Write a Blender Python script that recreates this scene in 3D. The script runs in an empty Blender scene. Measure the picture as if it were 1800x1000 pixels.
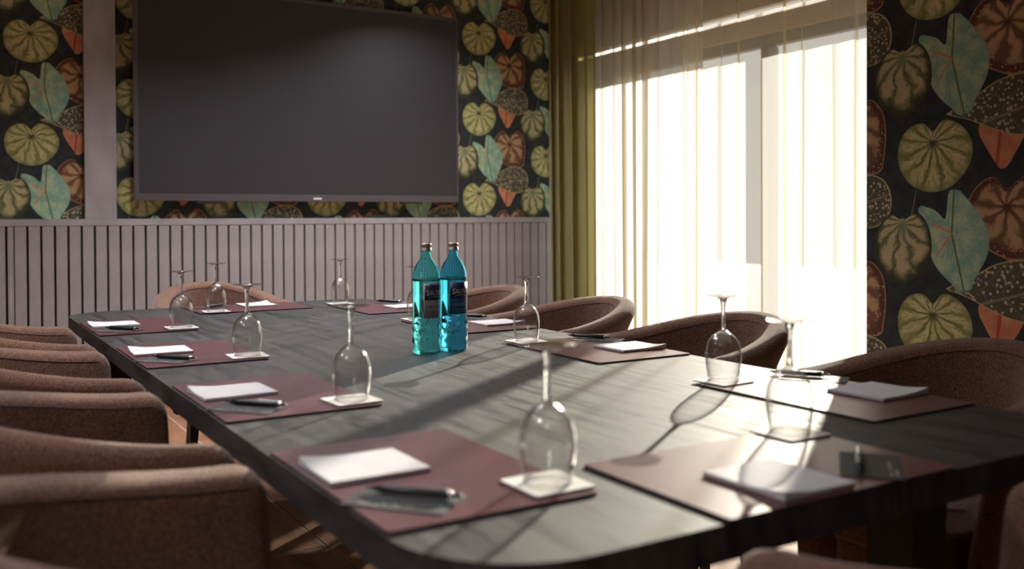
import bpy, bmesh, math, random
from mathutils import Vector, Matrix
random.seed(7)
R_ = math.radians
PI = math.pi

# ------------------------------------------------------------------ camera, world, sun, exposure
scene = bpy.context.scene
COL = scene.collection
CAM_Z = 1.114
F_PX, YAW, PITCH, ROLL, CY = 1661.07, 0.551749, -0.0126264, -0.0042901, 404.1

def cam_axes():
    fwd = Vector((math.sin(YAW) * math.cos(PITCH), math.cos(YAW) * math.cos(PITCH), math.sin(PITCH)))
    right = Vector((math.cos(YAW), -math.sin(YAW), 0))
    up = right.cross(fwd)
    r = right * math.cos(ROLL) + up * math.sin(ROLL)
    u = -right * math.sin(ROLL) + up * math.cos(ROLL)
    return r, u, fwd

def make_camera():
    cd = bpy.data.cameras.new('camera')
    co = bpy.data.objects.new('camera', cd)
    COL.objects.link(co)
    r, u, w = cam_axes()
    m = Matrix(((r.x, u.x, -w.x, 0), (r.y, u.y, -w.y, 0), (r.z, u.z, -w.z, CAM_Z), (0, 0, 0, 1)))
    co.matrix_world = m
    cd.sensor_width = 36.0
    cd.lens = F_PX / 1800 * 36
    cd.shift_y = -(500 - CY) / 1800
    cd.clip_start = 0.05
    cd.dof.use_dof = True
    cd.dof.focus_distance = 3.2
    cd.dof.aperture_fstop = 2.7
    scene.camera = co
make_camera()

world = bpy.data.worlds.new('world')
scene.world = world
world.use_nodes = True
bg = world.node_tree.nodes['Background']
bg.inputs[0].default_value = (1.0, 0.97, 0.93, 1)
bg.inputs[1].default_value = 0.36

SUN_AZ, SUN_EL = 54.5, 14.8
sd = bpy.data.lights.new('sun', 'SUN')
sd.energy = 7.8
sd.angle = R_(0.6)
sd.color = (1.0, 0.94, 0.86)
so = bpy.data.objects.new('sun', sd)
COL.objects.link(so)
sdir = Vector((math.sin(R_(SUN_AZ)) * math.cos(R_(SUN_EL)), math.cos(R_(SUN_AZ)) * math.cos(R_(SUN_EL)), math.sin(R_(SUN_EL))))
so.rotation_euler = sdir.to_track_quat('Z', 'Y').to_euler()
so.location = (8, 8, 5)

vs = scene.view_settings
vs.view_transform = 'Standard'
vs.look = 'None'
vs.exposure = 1.05
vs.gamma = 1.0
vs.use_curve_mapping = False
scene.cycles.max_bounces = 14
scene.cycles.diffuse_bounces = 6
scene.cycles.transmission_bounces = 12
scene.cycles.transparent_max_bounces = 24
scene.cycles.sample_clamp_indirect = 6.0
scene.cycles.caustics_reflective = False
scene.cycles.blur_glossy = 0.6

# ------------------------------------------------------------------ helpers
def new_mat(name):
    m = bpy.data.materials.new(name)
    m.use_nodes = True
    return m, m.node_tree, m.node_tree.nodes['Principled BSDF']

def pset(b, **k):
    names = dict(col='Base Color', rough='Roughness', metal='Metallic', spec='Specular IOR Level', ior='IOR', trans='Transmission Weight',
                 sheen='Sheen Weight', sheen_rough='Sheen Roughness', coat='Coat Weight', coat_rough='Coat Roughness', alpha='Alpha')
    for a, v in k.items():
        b.inputs[names[a]].default_value = (*v, 1) if a == 'col' else v

def link(nt, a, b):
    nt.links.new(a, b)

def noise_mat(name, c1, c2, scale=(8, 8, 8), nscale=1.0, detail=4, rough=0.6, bump=0.0, bump_scale=None, spec=0.5, lo=0.35, hi=0.65, **k):
    m, nt, b = new_mat(name)
    tc = nt.nodes.new('ShaderNodeTexCoord')
    mp = nt.nodes.new('ShaderNodeMapping')
    mp.inputs['Scale'].default_value = scale
    link(nt, tc.outputs['Object'], mp.inputs[0])
    nz = nt.nodes.new('ShaderNodeTexNoise')
    nz.inputs['Scale'].default_value = nscale
    nz.inputs['Detail'].default_value = detail
    link(nt, mp.outputs[0], nz.inputs['Vector'])
    cr = nt.nodes.new('ShaderNodeValToRGB')
    cr.color_ramp.elements[0].position = lo
    cr.color_ramp.elements[0].color = (*c1, 1)
    cr.color_ramp.elements[1].position = hi
    cr.color_ramp.elements[1].color = (*c2, 1)
    link(nt, nz.outputs[0], cr.inputs[0])
    link(nt, cr.outputs[0], b.inputs['Base Color'])
    pset(b, rough=rough, spec=spec, **k)
    if bump:
        bp = nt.nodes.new('ShaderNodeBump')
        bp.inputs['Strength'].default_value = bump
        bp.inputs['Distance'].default_value = 0.002
        src = nz
        if bump_scale:
            src = nt.nodes.new('ShaderNodeTexNoise')
            src.inputs['Scale'].default_value = bump_scale
            src.inputs['Detail'].default_value = 3
            link(nt, tc.outputs['Object'], src.inputs['Vector'])
        link(nt, src.outputs[0], bp.inputs['Height'])
        link(nt, bp.outputs[0], b.inputs['Normal'])
    return m

def plain(name, col, rough=0.5, **k):
    m, nt, b = new_mat(name)
    pset(b, col=col, rough=rough, **k)
    return m

def mesh_obj(name, verts, faces, mat=None, parent=None, smooth=False, loc=None, rot=None):
    me = bpy.data.meshes.new(name)
    me.from_pydata([tuple(v) for v in verts], [], faces)
    me.validate()
    bm = bmesh.new(); bm.from_mesh(me)
    bmesh.ops.recalc_face_normals(bm, faces=bm.faces[:])
    bm.to_mesh(me); bm.free()
    if mat: me.materials.append(mat)
    if smooth:
        me.polygons.foreach_set('use_smooth', [True] * len(me.polygons))
    o = bpy.data.objects.new(name, me)
    COL.objects.link(o)
    if parent: o.parent = parent
    if loc: o.location = loc
    if rot: o.rotation_euler = rot
    return o

def bm_obj(name, bm, mat=None, parent=None, smooth=False):
    bmesh.ops.recalc_face_normals(bm, faces=bm.faces[:])
    me = bpy.data.meshes.new(name)
    bm.to_mesh(me); bm.free()
    if mat: me.materials.append(mat)
    if smooth:
        me.polygons.foreach_set('use_smooth', [True] * len(me.polygons))
    o = bpy.data.objects.new(name, me)
    COL.objects.link(o)
    if parent: o.parent = parent
    return o

def box_bm(x0, x1, y0, y1, z0, z1, bevel=0.0, seg=2):
    bm = bmesh.new()
    bmesh.ops.create_cube(bm, size=1.0)
    for v in bm.verts:
        v.co = Vector((x0 + (v.co.x + .5) * (x1 - x0), y0 + (v.co.y + .5) * (y1 - y0), z0 + (v.co.z + .5) * (z1 - z0)))
    if bevel:
        bmesh.ops.bevel(bm, geom=bm.edges[:] + bm.verts[:], offset=bevel, segments=seg, affect='EDGES', profile=.5)
    return bm

def box(name, x0, x1, y0, y1, z0, z1, mat, parent=None, bevel=0.0, seg=2):
    return bm_obj(name, box_bm(x0, x1, y0, y1, z0, z1, bevel, seg), mat, parent)

def lathe(name, prof, mat, parent=None, seg=48, closed=False, rfun=None, smooth=True):
    """prof: [(r,z)]; r==0 ends become poles"""
    verts, faces, rings = [], [], []
    for (r, z) in prof:
        if r < 1e-7:
            rings.append([len(verts)]); verts.append((0, 0, z))
        else:
            base = len(verts)
            for i in range(seg):
                a = 2 * PI * i / seg
                rr = r + (rfun(a, z) if rfun else 0)
                verts.append((rr * math.cos(a), rr * math.sin(a), z))
            rings.append(list(range(base, base + seg)))
    pairs = list(zip(rings[:-1], rings[1:]))
    if closed: pairs.append((rings[-1], rings[0]))
    for A, B in pairs:
        for i in range(seg):
            j = (i + 1) % seg
            if len(A) == 1 and len(B) == 1: continue
            if len(A) == 1: faces.append((A[0], B[i], B[j]))
            elif len(B) == 1: faces.append((A[i], A[j], B[0]))
            else: faces.append((A[i], A[j], B[j], B[i]))
    return mesh_obj(name, verts, faces, mat, parent, smooth)

def rounded_slab_bm(x0, x1, y0, y1, z0, z1, r, n=6, edge=0.0):
    pts = []
    for cx, cy, a0 in ((x1 - r, y1 - r, 0), (x0 + r, y1 - r, 90), (x0 + r, y0 + r, 180), (x1 - r, y0 + r, 270)):
        for i in range(n + 1):
            a = R_(a0 + 90 * i / n)
            pts.append((cx + r * math.cos(a), cy + r * math.sin(a)))
    bm = bmesh.new()
    bot = [bm.verts.new((x, y, z0)) for x, y in pts]
    top = [bm.verts.new((x, y, z1)) for x, y in pts]
    bm.faces.new(top); bm.faces.new(bot[::-1])
    k = len(pts)
    for i in range(k):
        bm.faces.new((bot[i], bot[(i + 1) % k], top[(i + 1) % k], top[i]))
    if edge:
        es = [e for e in bm.edges if abs(e.verts[0].co.z - e.verts[1].co.z) < 1e-9]
        bmesh.ops.bevel(bm, geom=es, offset=edge, segments=2, affect='EDGES', profile=.5)
    return bm

def tube(name, pts, rad, mat, parent=None, seg=8):
    verts, faces = [], []
    n = len(pts)
    P = [Vector(p) for p in pts]
    prev = None
    for i, p in enumerate(P):
        t = (P[min(i + 1, n - 1)] - P[max(i - 1, 0)]).normalized()
        ref = Vector((0, 0, 1)) if abs(t.z) < .9 else Vector((1, 0, 0))
        a = t.cross(ref).normalized() if prev is None else (prev - t * prev.dot(t)).normalized()
        prev = a
        b = t.cross(a)
        for k in range(seg):
            an = 2 * PI * k / seg
            verts.append(p + (a * math.cos(an) + b * math.sin(an)) * rad)
    for i in range(n - 1):
        for k in range(seg):
            j = (k + 1) % seg
            faces.append((i * seg + k, i * seg + j, (i + 1) * seg + j, (i + 1) * seg + k))
    faces.append(tuple(range(seg))[::-1]); faces.append(tuple((n - 1) * seg + k for k in range(seg)))
    return mesh_obj(name, verts, faces, mat, parent, True)

def thing(name, label, cat, loc=(0, 0, 0), rz=0, group=None):
    o = bpy.data.objects.new(name, None)
    COL.objects.link(o)
    o.empty_display_size = .05
    o.location = loc; o.rotation_euler = (0, 0, rz)
    return tag(o, label, cat, group)

def tag(o, label, cat, group=None):
    o['label'] = label; o['category'] = cat
    if group: o['group'] = group
    return o

def struct(o, label=None):
    o['kind'] = 'structure'
    if label: o['label'] = label
    return o

def kids(o):
    return [c for c in COL.objects if c.parent == o]

def dup(o, parent=None):
    c = o.copy(); COL.objects.link(c)
    c.parent = parent
    for ch in kids(o):
        dup(ch, c)
    return c

def smoothstep(a, b, x):
    t = max(0, min(1, (x - a) / (b - a)))
    return t * t * (3 - 2 * t)

# ------------------------------------------------------------------ scale of the shell (old pixel-derived units -> metres)
S = 1.134
YB = 5.36 * S                    # papered face of the back wall
XP = 2.59 * S                    # papered face of the right-hand wall
YP = 2.01 * S                    # where that wall ends
XC = 3.60 * S                    # curtain plane
XG = 3.95 * S                    # glazing plane
ZH = CAM_Z
CEIL = 2.95
XL, YR = -1.9, -2.4

# ------------------------------------------------------------------ wallpaper print: node expressions
class E:
    nt = None
    def __init__(self, s): self.s = s
    @staticmethod
    def m(op, *a):
        n = E.nt.nodes.new('ShaderNodeMath'); n.operation = op
        for i, v in enumerate(a):
            if isinstance(v, E): E.nt.links.new(v.s, n.inputs[i])
            else: n.inputs[i].default_value = float(v)
        return E(n.outputs[0])
    def __add__(s, o): return E.m('ADD', s, o)
    __radd__ = __add__
    def __sub__(s, o): return E.m('SUBTRACT', s, o)
    def __rsub__(s, o): return E.m('SUBTRACT', o, s)
    def __mul__(s, o): return E.m('MULTIPLY', s, o)
    __rmul__ = __mul__
    def __truediv__(s, o): return E.m('DIVIDE', s, o)
    def abs(s): return E.m('ABSOLUTE', s)
    def round(s): return E.m('ROUND', s)
    def frac(s): return E.m('FRACT', s)
    def step(s, a, b):
        n = E.nt.nodes.new('ShaderNodeMapRange'); n.interpolation_type = 'SMOOTHSTEP'
        n.inputs[1].default_value = a; n.inputs[2].default_value = b
        n.inputs[3].default_value = 0; n.inputs[4].default_value = 1
        E.nt.links.new(s.s, n.inputs[0])
        return E(n.outputs[0])

def cmix(f, a, b):
    n = E.nt.nodes.new('ShaderNodeMix'); n.data_type = 'RGBA'
    if isinstance(f, E): E.nt.links.new(f.s, n.inputs[0])
    else: n.inputs[0].default_value = f
    for v, i in ((a, 6), (b, 7)):
        if isinstance(v, tuple): n.inputs[i].default_value = (*v, 1)
        else: E.nt.links.new(v, n.inputs[i])
    return n.outputs[2]

def spline(P, k=6):
    out = []
    n = len(P)
    for i in range(n):
        p0, p1, p2, p3 = (Vector(P[(i + d) % n]) for d in (-1, 0, 1, 2))
        for j in range(k):
            t = j / k
            out.append(.5 * ((2 * p1) + (p2 - p0) * t + (2 * p0 - 5 * p1 + 4 * p2 - p3) * t * t + (3 * p1 - p0 - 3 * p2 + p3) * t ** 3))
    return out

def polar_curve(P, samples=40):
    pts = spline(P)
    res = []
    for i in range(samples + 1):
        th = -PI + 2 * PI * i / samples
        d = Vector((math.cos(th), math.sin(th)))
        best = .02
        for a, b in zip(pts, pts[1:] + pts[:1]):
            e = b - a
            den = d.x * e.y - d.y * e.x
            if abs(den) < 1e-12: continue
            t = (a.x * e.y - a.y * e.x) / den
            u = (a.x * d.y - a.y * d.x) / den
            if t > 0 and -1e-6 <= u <= 1 + 1e-6: best = max(best, t)
        res.append((i / samples, best / .3))
    return res

LEAVES = dict(
    red=((.155, -.19), [(0, -.145), (.04, -.1), (.07, -.04), (.068, .0), (.045, .1), (.03, .143), (.01, .1), (-.03, .05), (-.07, -.02), (-.055, -.07)]),
    brown=((.170, .080), [(0, .05), (.06, .09), (.11, .05), (.125, -.02), (.12, -.09), (.10, -.15), (.05, -.15), (0, -.15), (-.07, -.115), (-.115, -.06), (-.125, 0), (-.09, .06), (-.04, .085)]),
    spotted=((.185, -.165), [(-.205, .0), (-.14, -.02), (-.07, -.05), (0, -.075), (.07, -.078), (.12, -.04), (.13, .02), (.1, .075), (.03, .095), (-.05, .08), (-.12, .04)]),
    round=((-.062, -.246), [(0, .035), (.035, .066), (.085, .05), (.12, .01), (.128, -.045), (.1, -.10), (.05, -.14), (-.01, -.15), (-.07, -.13), (-.11, -.085), (-.122, -.03), (-.11, .02), (-.075, .055), (-.03, .06)]),
    teal=((0, 0), [(.009, .136), (.04, .115), (.075, .075), (.105, .03), (.118, -.013), (.112, -.06), (.09, -.105), (.06, -.155), (.043, -.185), (.02, -.165), (-.03, -.125), (-.065, -.08), (-.075, -.04), (-.08, 0), (-.095, .04), (-.110, .075), (-.102, .087), (-.08, .08), (-.045, .065), (-.022, .045), (-.016, .085), (-.008, .12)]),
    olive=((-.168, .03), [(0, .012), (.05, .035), (.085, .005), (.102, -.05), (.095, -.11), (.05, -.165), (0, -.19), (-.04, -.18), (-.09, -.13), (-.102, -.06), (-.08, .0), (-.04, .03)]),
)

def wallpaper_material():
    m, nt, b = new_mat('leaf_wallpaper')
    E.nt = nt
    uv = nt.nodes.new('ShaderNodeUVMap'); uv.uv_map = 'UVMap'
    sx = nt.nodes.new('ShaderNodeSeparateXYZ'); link(nt, uv.outputs[0], sx.inputs[0])
    U, V = E(sx.outputs[0]), E(sx.outputs[1])
    nz = nt.nodes.new('ShaderNodeTexNoise'); nz.inputs['Scale'].default_value = 22; nz.inputs['Detail'].default_value = 3
    link(nt, uv.outputs[0], nz.inputs['Vector'])
    N1 = E(nz.outputs[0])
    nz2 = nt.nodes.new('ShaderNodeTexNoise'); nz2.inputs['Scale'].default_value = 120; nz2.inputs['Detail'].default_value = 2
    link(nt, uv.outputs[0], nz2.inputs['Vector'])
    N2 = E(nz2.outputs[0])
    vo = nt.nodes.new('ShaderNodeTexVoronoi'); vo.inputs['Scale'].default_value = 78
    link(nt, uv.outputs[0], vo.inputs['Vector'])
    SP = E(vo.outputs['Distance'])
    A = RR = .522
    U0, V0 = 3.112, .411
    col = cmix(N1.step(.3, .75), (.019, .023, .027), (.031, .040, .040))

    def leaf(name):
        (du, dv), P = LEAVES[name]
        lx = U - (U0 + du)
        k = (lx / A).round()
        x = lx - k * A
        y0 = V - (V0 + dv) - k * (RR / 2)
        y = y0 - (y0 / RR).round() * RR
        th = E.m('ARCTAN2', y, x)
        t = th / (2 * PI) + .5
        r = E.m('SQRT', x * x + y * y)
        fc = nt.nodes.new('ShaderNodeFloatCurve')
        c = fc.mapping.curves[0]
        pts = polar_curve(P)
        c.points[0].location = pts[0]; c.points[1].location = pts[-1]
        for q in pts[1:-1]: c.points.new(*q)
        for q in c.points: q.handle_type = 'AUTO_CLAMPED'
        fc.mapping.update()
        link(nt, t.s, fc.inputs['Value'])
        rb = E(fc.outputs[0]) * .3
        return x, y, t, r, rb

    def over(col, c, d):
        return cmix(d.step(-.0012, .0022), col, c)

    # red arrow leaf behind the spotted one
    x, y, t, r, rb = leaf('red')
    vein = ((x - y * .12).abs()).step(.008, .002)
    c = cmix(N1.step(.35, .7), (.40, .15, .085), (.48, .24, .14))
    c = cmix(vein * .8, c, (.30, .03, .03))
    col = over(col, c, rb - r)
    # brown begonia leaf
    x, y, t, r, rb = leaf('brown')
    q = r / rb
    w = ((t * 8 + (N1 - .5) * 1.0 + q * .3).frac() - .5).abs() * 2
    inner = (q + (N2 - .5) * .25).step(.86, .72)
    c = cmix((w + (N2 - .5) * .5).step(.3, .85), (.37, .255, .135), (.14, .078, .045))
    c = cmix(q.step(.25, .02), c, (.07, .03, .02))
    dots = cmix(SP.step(.30, .18), (.085, .036, .028), (.36, .22, .13))
    c = cmix(inner, dots, c)
    c = cmix(q.step(.955, .985), c, (.33, .19, .10))
    col = over(col, c, rb - r)
    # spotted leaf
    x, y, t, r, rb = leaf('spotted')
    q = r / rb
    c = cmix((SP + (N1 - .5) * .25).step(.42, .26), (.075, .075, .052), (.38, .36, .24))
    vein = ((y - x * .30 + .01).abs()).step(.006, .002)
    vein2 = (((x * 1.0 + y.abs() * -.9) * 16).frac() - .5).abs().step(.05, .015)
    c = cmix(E.m('MAXIMUM', vein, vein2 * .55), c, (.17, .17, .10))
    c = cmix(q.step(.94, .975), c, (.34, .31, .14))
    col = over(col, c, rb - r)
    # stems
    x, y, t, r, rb = leaf('round')
    st = ((x + .045 + y * y * .6).abs()).step(.0035, .0015) * y.step(-.24, -.235) * y.step(-.13, -.16)
    col = cmix(st * .7, col, (.16, .17, .09))
    # round ribbed leaf
    q = r / rb
    w = ((t * 13 + q * .35 + (N1 - .5) * 1.1).frac() - .5).abs() * 2
    c = cmix((w + (N2 - .5) * .6).step(.35, .95) * (1.1 - q * .35), (.46, .44, .235), (.085, .105, .030))
    w3 = ((q * 3.2 - w * 1.3 + N1 * 1.5).frac() - .5).abs() * 2
    c = cmix((w3 + (N2 - .5) * .4).step(.45, 1.0) * .55, c, (.14, .16, .055))
    c = cmix(N1.step(.35, .7) * .4, c, (.24, .28, .085))
    c = cmix(q.step(.22, .03), c, (.05, .06, .03))
    c = cmix(q.step(.80, 1.0) * .65, c, (.12, .15, .04))
    col = over(col, c, rb - r)
    # teal arrow leaf
    x, y, t, r, rb = leaf('teal')
    q = r / rb
    c = cmix(N1.step(.33, .68), (.17, .34, .27), (.36, .48, .30))
    c = cmix((x - .04).step(-.05, .08) * .35, c, (.18, .33, .28))
    cell = ((t * 16 + (N1 - .5) * .6).frac() - .5).abs().step(.07, .0)
    c = cmix(cell * .45, c, (.10, .20, .14))
    c = cmix((N2).step(.52, .66) * .3, c, (.07, .15, .13))
    mv = ((x + y * .235).abs()).step(.0045, .0015) * y.step(.005, -.005)
    mv2 = ((x - y * .06).abs()).step(.0045, .0012) * y.step(-.005, .005)
    c = cmix(E.m('MAXIMUM', mv, mv2), c, (.10, .13, .04))
    rv = ((x - y * .75).abs()).step(.006, .002) * y.step(0, -.005) * r.step(.10, .07)
    rv2 = ((y + x * .42 - .002).abs()).step(.006, .002) * x.step(0, -.005) * r.step(.085, .06)
    c = cmix(E.m('MAXIMUM', rv, rv2) * .8, c, (.50, .17, .09))
    c = cmix(q.step(.93, 1.0) * .6, c, (.10, .26, .24))
    col = over(col, c, rb - r)
    # olive ribbed leaf
    x, y, t, r, rb = leaf('olive')
    q = r / rb
    w = ((t * 11 - q * .4 + (N1 - .5) * 1.2).frac() - .5).abs() * 2
    c = cmix((w + (N2 - .5) * .8).step(.35, .95), (.36, .34, .19), (.10, .12, .05))
    c = cmix(q.step(.30, .05), c, (.14, .20, .11))
    c = cmix((q + (N1 - .5) * .3).step(.72, .95), c, (.035, .045, .022))
    col = over(col, c, rb - r)

    br = nt.nodes.new('ShaderNodeMixRGB'); br.blend_type = 'MULTIPLY'; br.inputs[0].default_value = 1
    link(nt, col, br.inputs[1]); br.inputs[2].default_value = (1.42, 1.36, 1.36, 1)
    link(nt, br.outputs[0], b.inputs['Base Color'])
    pset(b, rough=.75, spec=.25)
    wv = nt.nodes.new('ShaderNodeTexNoise')
    mp = nt.nodes.new('ShaderNodeMapping'); mp.inputs['Scale'].default_value = (14, 420, 1)
    link(nt, uv.outputs[0], mp.inputs[0]); link(nt, mp.outputs[0], wv.inputs['Vector'])
    wv.inputs['Scale'].default_value = 1.0
    bp = nt.nodes.new('ShaderNodeBump'); bp.inputs['Strength'].default_value = .35; bp.inputs['Distance'].default_value = .001
    link(nt, wv.outputs[0], bp.inputs['Height']); link(nt, bp.outputs[0], b.inputs['Normal'])
    return m

# ------------------------------------------------------------------ materials
M = {}
M['paper'] = wallpaper_material()
M['slat'] = noise_mat('taupe_laminate', (.32, .300, .312), (.40, .378, .390), scale=(7, 7, 3), nscale=1.3, detail=5, rough=.5, spec=.4)
M['black_board'] = plain('black_backing', (.008, .008, .009), .8)
M['plaster'] = noise_mat('warm_plaster', (.50, .46, .40), (.54, .50, .44), scale=(3, 3, 3), rough=.9, bump=.05, bump_scale=90)
M['dark_plaster'] = noise_mat('dark_plaster', (.15, .14, .13), (.18, .17, .16), scale=(3, 3, 3), rough=.9, bump=.05, bump_scale=90)
M['ceiling'] = noise_mat('ceiling_paint', (.62, .60, .56), (.66, .64, .60), scale=(3, 3, 3), rough=.95)
M['trim'] = plain('pale_trim', (.62, .60, .54), .6)
M['tile'] = noise_mat('brown_floor_tile', (.22, .105, .060), (.38, .19, .105), scale=(5, 1.4, 5), nscale=2.2, detail=6, rough=.68, spec=.2, bump=.1, bump_scale=60)
M['grout'] = plain('pale_grout', (.55, .47, .40), .9)
M['tv_frame'] = plain('tv_bezel', (.085, .075, .085), .45)
M['tv_black'] = plain('tv_back_plastic', (.012, .012, .013), .5)
M['tv_screen'] = plain('tv_screen', (.020, .0185, .026), .5, spec=.7)
M['logo'] = plain('logo_silver', (.75, .75, .75), .4)
M['green_curtain'] = noise_mat('olive_curtain_cloth', (.40, .375, .175), (.50, .465, .23), scale=(160, 160, 40), nscale=1, rough=.9, bump=.2, bump_scale=500, sheen=.3)
M['alu'] = plain('window_frame_paint', (.30, .29, .27), .45)
M['black'] = plain('black_plastic', (.010, .010, .012), .35)
M['silver'] = plain('polished_metal', (.75, .75, .76), .22, metal=1.0)
M['capmetal'] = plain('bottle_cap_metal', (.42, .37, .32), .45, metal=.8)
M['paper_white'] = noise_mat('notepad_paper', (.56, .55, .57), (.60, .59, .61), scale=(20, 20, 20), rough=.85)
M['dark_leg'] = plain('blackened_leg', (.012, .011, .011), .5)
M['stone'] = noise_mat('terrace_stone', (.22, .21, .19), (.28, .26, .24), scale=(2, 2, 2), rough=.9)

def add_translucency(m, amount, col):
    nt = m.node_tree
    b = nt.nodes['Principled BSDF']; out = nt.nodes['Material Output']
    tl = nt.nodes.new('ShaderNodeBsdfTranslucent'); tl.inputs[0].default_value = (*col, 1)
    mx = nt.nodes.new('ShaderNodeMixShader'); mx.inputs[0].default_value = amount
    link(nt, b.outputs[0], mx.inputs[1]); link(nt, tl.outputs[0], mx.inputs[2]); link(nt, mx.outputs[0], out.inputs[0])
add_translucency(M['green_curtain'], .50, (.60, .57, .34))

def table_material():
    m, nt, b = new_mat('dark_stained_oak')
    tc = nt.nodes.new('ShaderNodeTexCoord')
    mp = nt.nodes.new('ShaderNodeMapping'); mp.inputs['Scale'].default_value = (26, 1.6, 8)
    link(nt, tc.outputs['Object'], mp.inputs[0])
    wob = nt.nodes.new('ShaderNodeTexNoise'); wob.inputs['Scale'].default_value = 2.2; wob.inputs['Detail'].default_value = 2
    link(nt, tc.outputs['Object'], wob.inputs['Vector'])
    ad = nt.nodes.new('ShaderNodeMixRGB'); ad.blend_type = 'ADD'; ad.inputs[0].default_value = 2.2
    link(nt, mp.outputs[0], ad.inputs[1]); link(nt, wob.outputs['Color'], ad.inputs[2])
    n1 = nt.nodes.new('ShaderNodeTexNoise'); n1.inputs['Scale'].default_value = 1.6; n1.inputs['Detail'].default_value = 8; n1.inputs['Roughness'].default_value = .65
    link(nt, ad.outputs[0], n1.inputs['Vector'])
    mp2 = nt.nodes.new('ShaderNodeMapping'); mp2.inputs['Scale'].default_value = (260, 9, 30)
    link(nt, tc.outputs['Object'], mp2.inputs[0])
    n2 = nt.nodes.new('ShaderNodeTexNoise'); n2.inputs['Scale'].default_value = 1; n2.inputs['Detail'].default_value = 3
    link(nt, mp2.outputs[0], n2.inputs['Vector'])
    cr = nt.nodes.new('ShaderNodeValToRGB')
    cr.color_ramp.elements[0].position = .32; cr.color_ramp.elements[0].color = (.016, .015, .016, 1)
    cr.color_ramp.elements[1].position = .72; cr.color_ramp.elements[1].color = (.105, .096, .090, 1)
    link(nt, n1.outputs[0], cr.inputs[0])
    mx = nt.nodes.new('ShaderNodeMixRGB'); mx.blend_type = 'MULTIPLY'; mx.inputs[0].default_value = .5
    link(nt, cr.outputs[0], mx.inputs[1]); link(nt, n2.outputs[0], mx.inputs[2])
    link(nt, mx.outputs[0], b.inputs['Base Color'])
    rr = nt.nodes.new('ShaderNodeMapRange')
    rr.inputs[1].default_value = .3; rr.inputs[2].default_value = .7; rr.inputs[3].default_value = .40; rr.inputs[4].default_value = .80
    link(nt, n1.outputs[0], rr.inputs[0]); link(nt, rr.outputs[0], b.inputs['Roughness'])
    bp = nt.nodes.new('ShaderNodeBump'); bp.inputs['Strength'].default_value = .25; bp.inputs['Distance'].default_value = .0012
    link(nt, n2.outputs[0], bp.inputs['Height'])
    bp2 = nt.nodes.new('ShaderNodeBump'); bp2.inputs['Strength'].default_value = .22; bp2.inputs['Distance'].default_value = .002
    link(nt, n1.outputs[0], bp2.inputs['Height']); link(nt, bp.outputs[0], bp2.inputs['Normal'])
    link(nt, bp2.outputs[0], b.inputs['Normal'])
    pset(b, spec=.22)
    return m
M['table'] = table_material()

def fabric_material():
    m, nt, b = new_mat('brown_boucle_fabric')
    tc = nt.nodes.new('ShaderNodeTexCoord')
    n1 = nt.nodes.new('ShaderNodeTexNoise'); n1.inputs['Scale'].default_value = 380; n1.inputs['Detail'].default_value = 2
    n2 = nt.nodes.new('ShaderNodeTexNoise'); n2.inputs['Scale'].default_value = 12; n2.inputs['Detail'].default_value = 4
    link(nt, tc.outputs['Object'], n1.inputs['Vector']); link(nt, tc.outputs['Object'], n2.inputs['Vector'])
    cr = nt.nodes.new('ShaderNodeValToRGB')
    cr.color_ramp.elements[0].position = .34; cr.color_ramp.elements[0].color = (.050, .020, .014, 1)
    cr.color_ramp.elements[1].position = .70; cr.color_ramp.elements[1].color = (.345, .182, .118, 1)
    link(nt, n1.outputs[0], cr.inputs[0])
    mx = nt.nodes.new('ShaderNodeMixRGB'); mx.blend_type = 'MULTIPLY'; mx.inputs[0].default_value = .35
    link(nt, cr.outputs[0], mx.inputs[1]); link(nt, n2.outputs[0], mx.inputs[2])
    link(nt, mx.outputs[0], b.inputs['Base Color'])
    bp = nt.nodes.new('ShaderNodeBump'); bp.inputs['Strength'].default_value = .6; bp.inputs['Distance'].default_value = .003
    link(nt, n1.outputs[0], bp.inputs['Height']); link(nt, bp.outputs[0], b.inputs['Normal'])
    pset(b, rough=.95, spec=.15, sheen=.25)
    return m
M['fabric'] = fabric_material()
M['piping'] = plain('brown_seam_thread', (.07, .035, .028), .9)
M['mat'] = noise_mat('burgundy_leather', (.085, .020, .028), (.110, .028, .036), scale=(14, 14, 14), rough=.34, bump=.05, bump_scale=420, spec=.9)
M['mat_edge'] = plain('dark_leather_edge', (.016, .008, .012), .6)
M['card'] = plain('charcoal_card', (.030, .030, .034), .6)
M['card_print'] = plain('pale_card_print', (.30, .28, .25), .5)
M['coaster_base'] = plain('coaster_core', (.05, .045, .06), .8)

def coaster_material():
    m, nt, b = new_mat('printed_coaster_card')
    tc = nt.nodes.new('ShaderNodeTexCoord')
    nz = nt.nodes.new('ShaderNodeTexNoise'); nz.inputs['Scale'].default_value = 130; nz.inputs['Detail'].default_value = 2
    mp = nt.nodes.new('ShaderNodeMapping'); mp.inputs['Scale'].default_value = (1, .35, 1)
    link(nt, tc.outputs['Object'], mp.inputs[0]); link(nt, mp.outputs[0], nz.inputs['Vector'])
    E.nt = nt
    sx = nt.nodes.new('ShaderNodeSeparateXYZ'); link(nt, tc.outputs['Object'], sx.inputs[0])
    x, y = E(sx.outputs[0]), E(sx.outputs[1])
    r = E.m('SQRT', x * x + y * y * 2.2)
    inside = r.step(.034, .028)
    ink = E(nz.outputs[0]).step(.50, .62) * inside
    c = cmix(ink * .55, (.66, .64, .60), (.36, .30, .20))
    link(nt, c, b.inputs['Base Color'])
    pset(b, rough=.8)
    return m
M['coaster'] = coaster_material()

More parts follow.
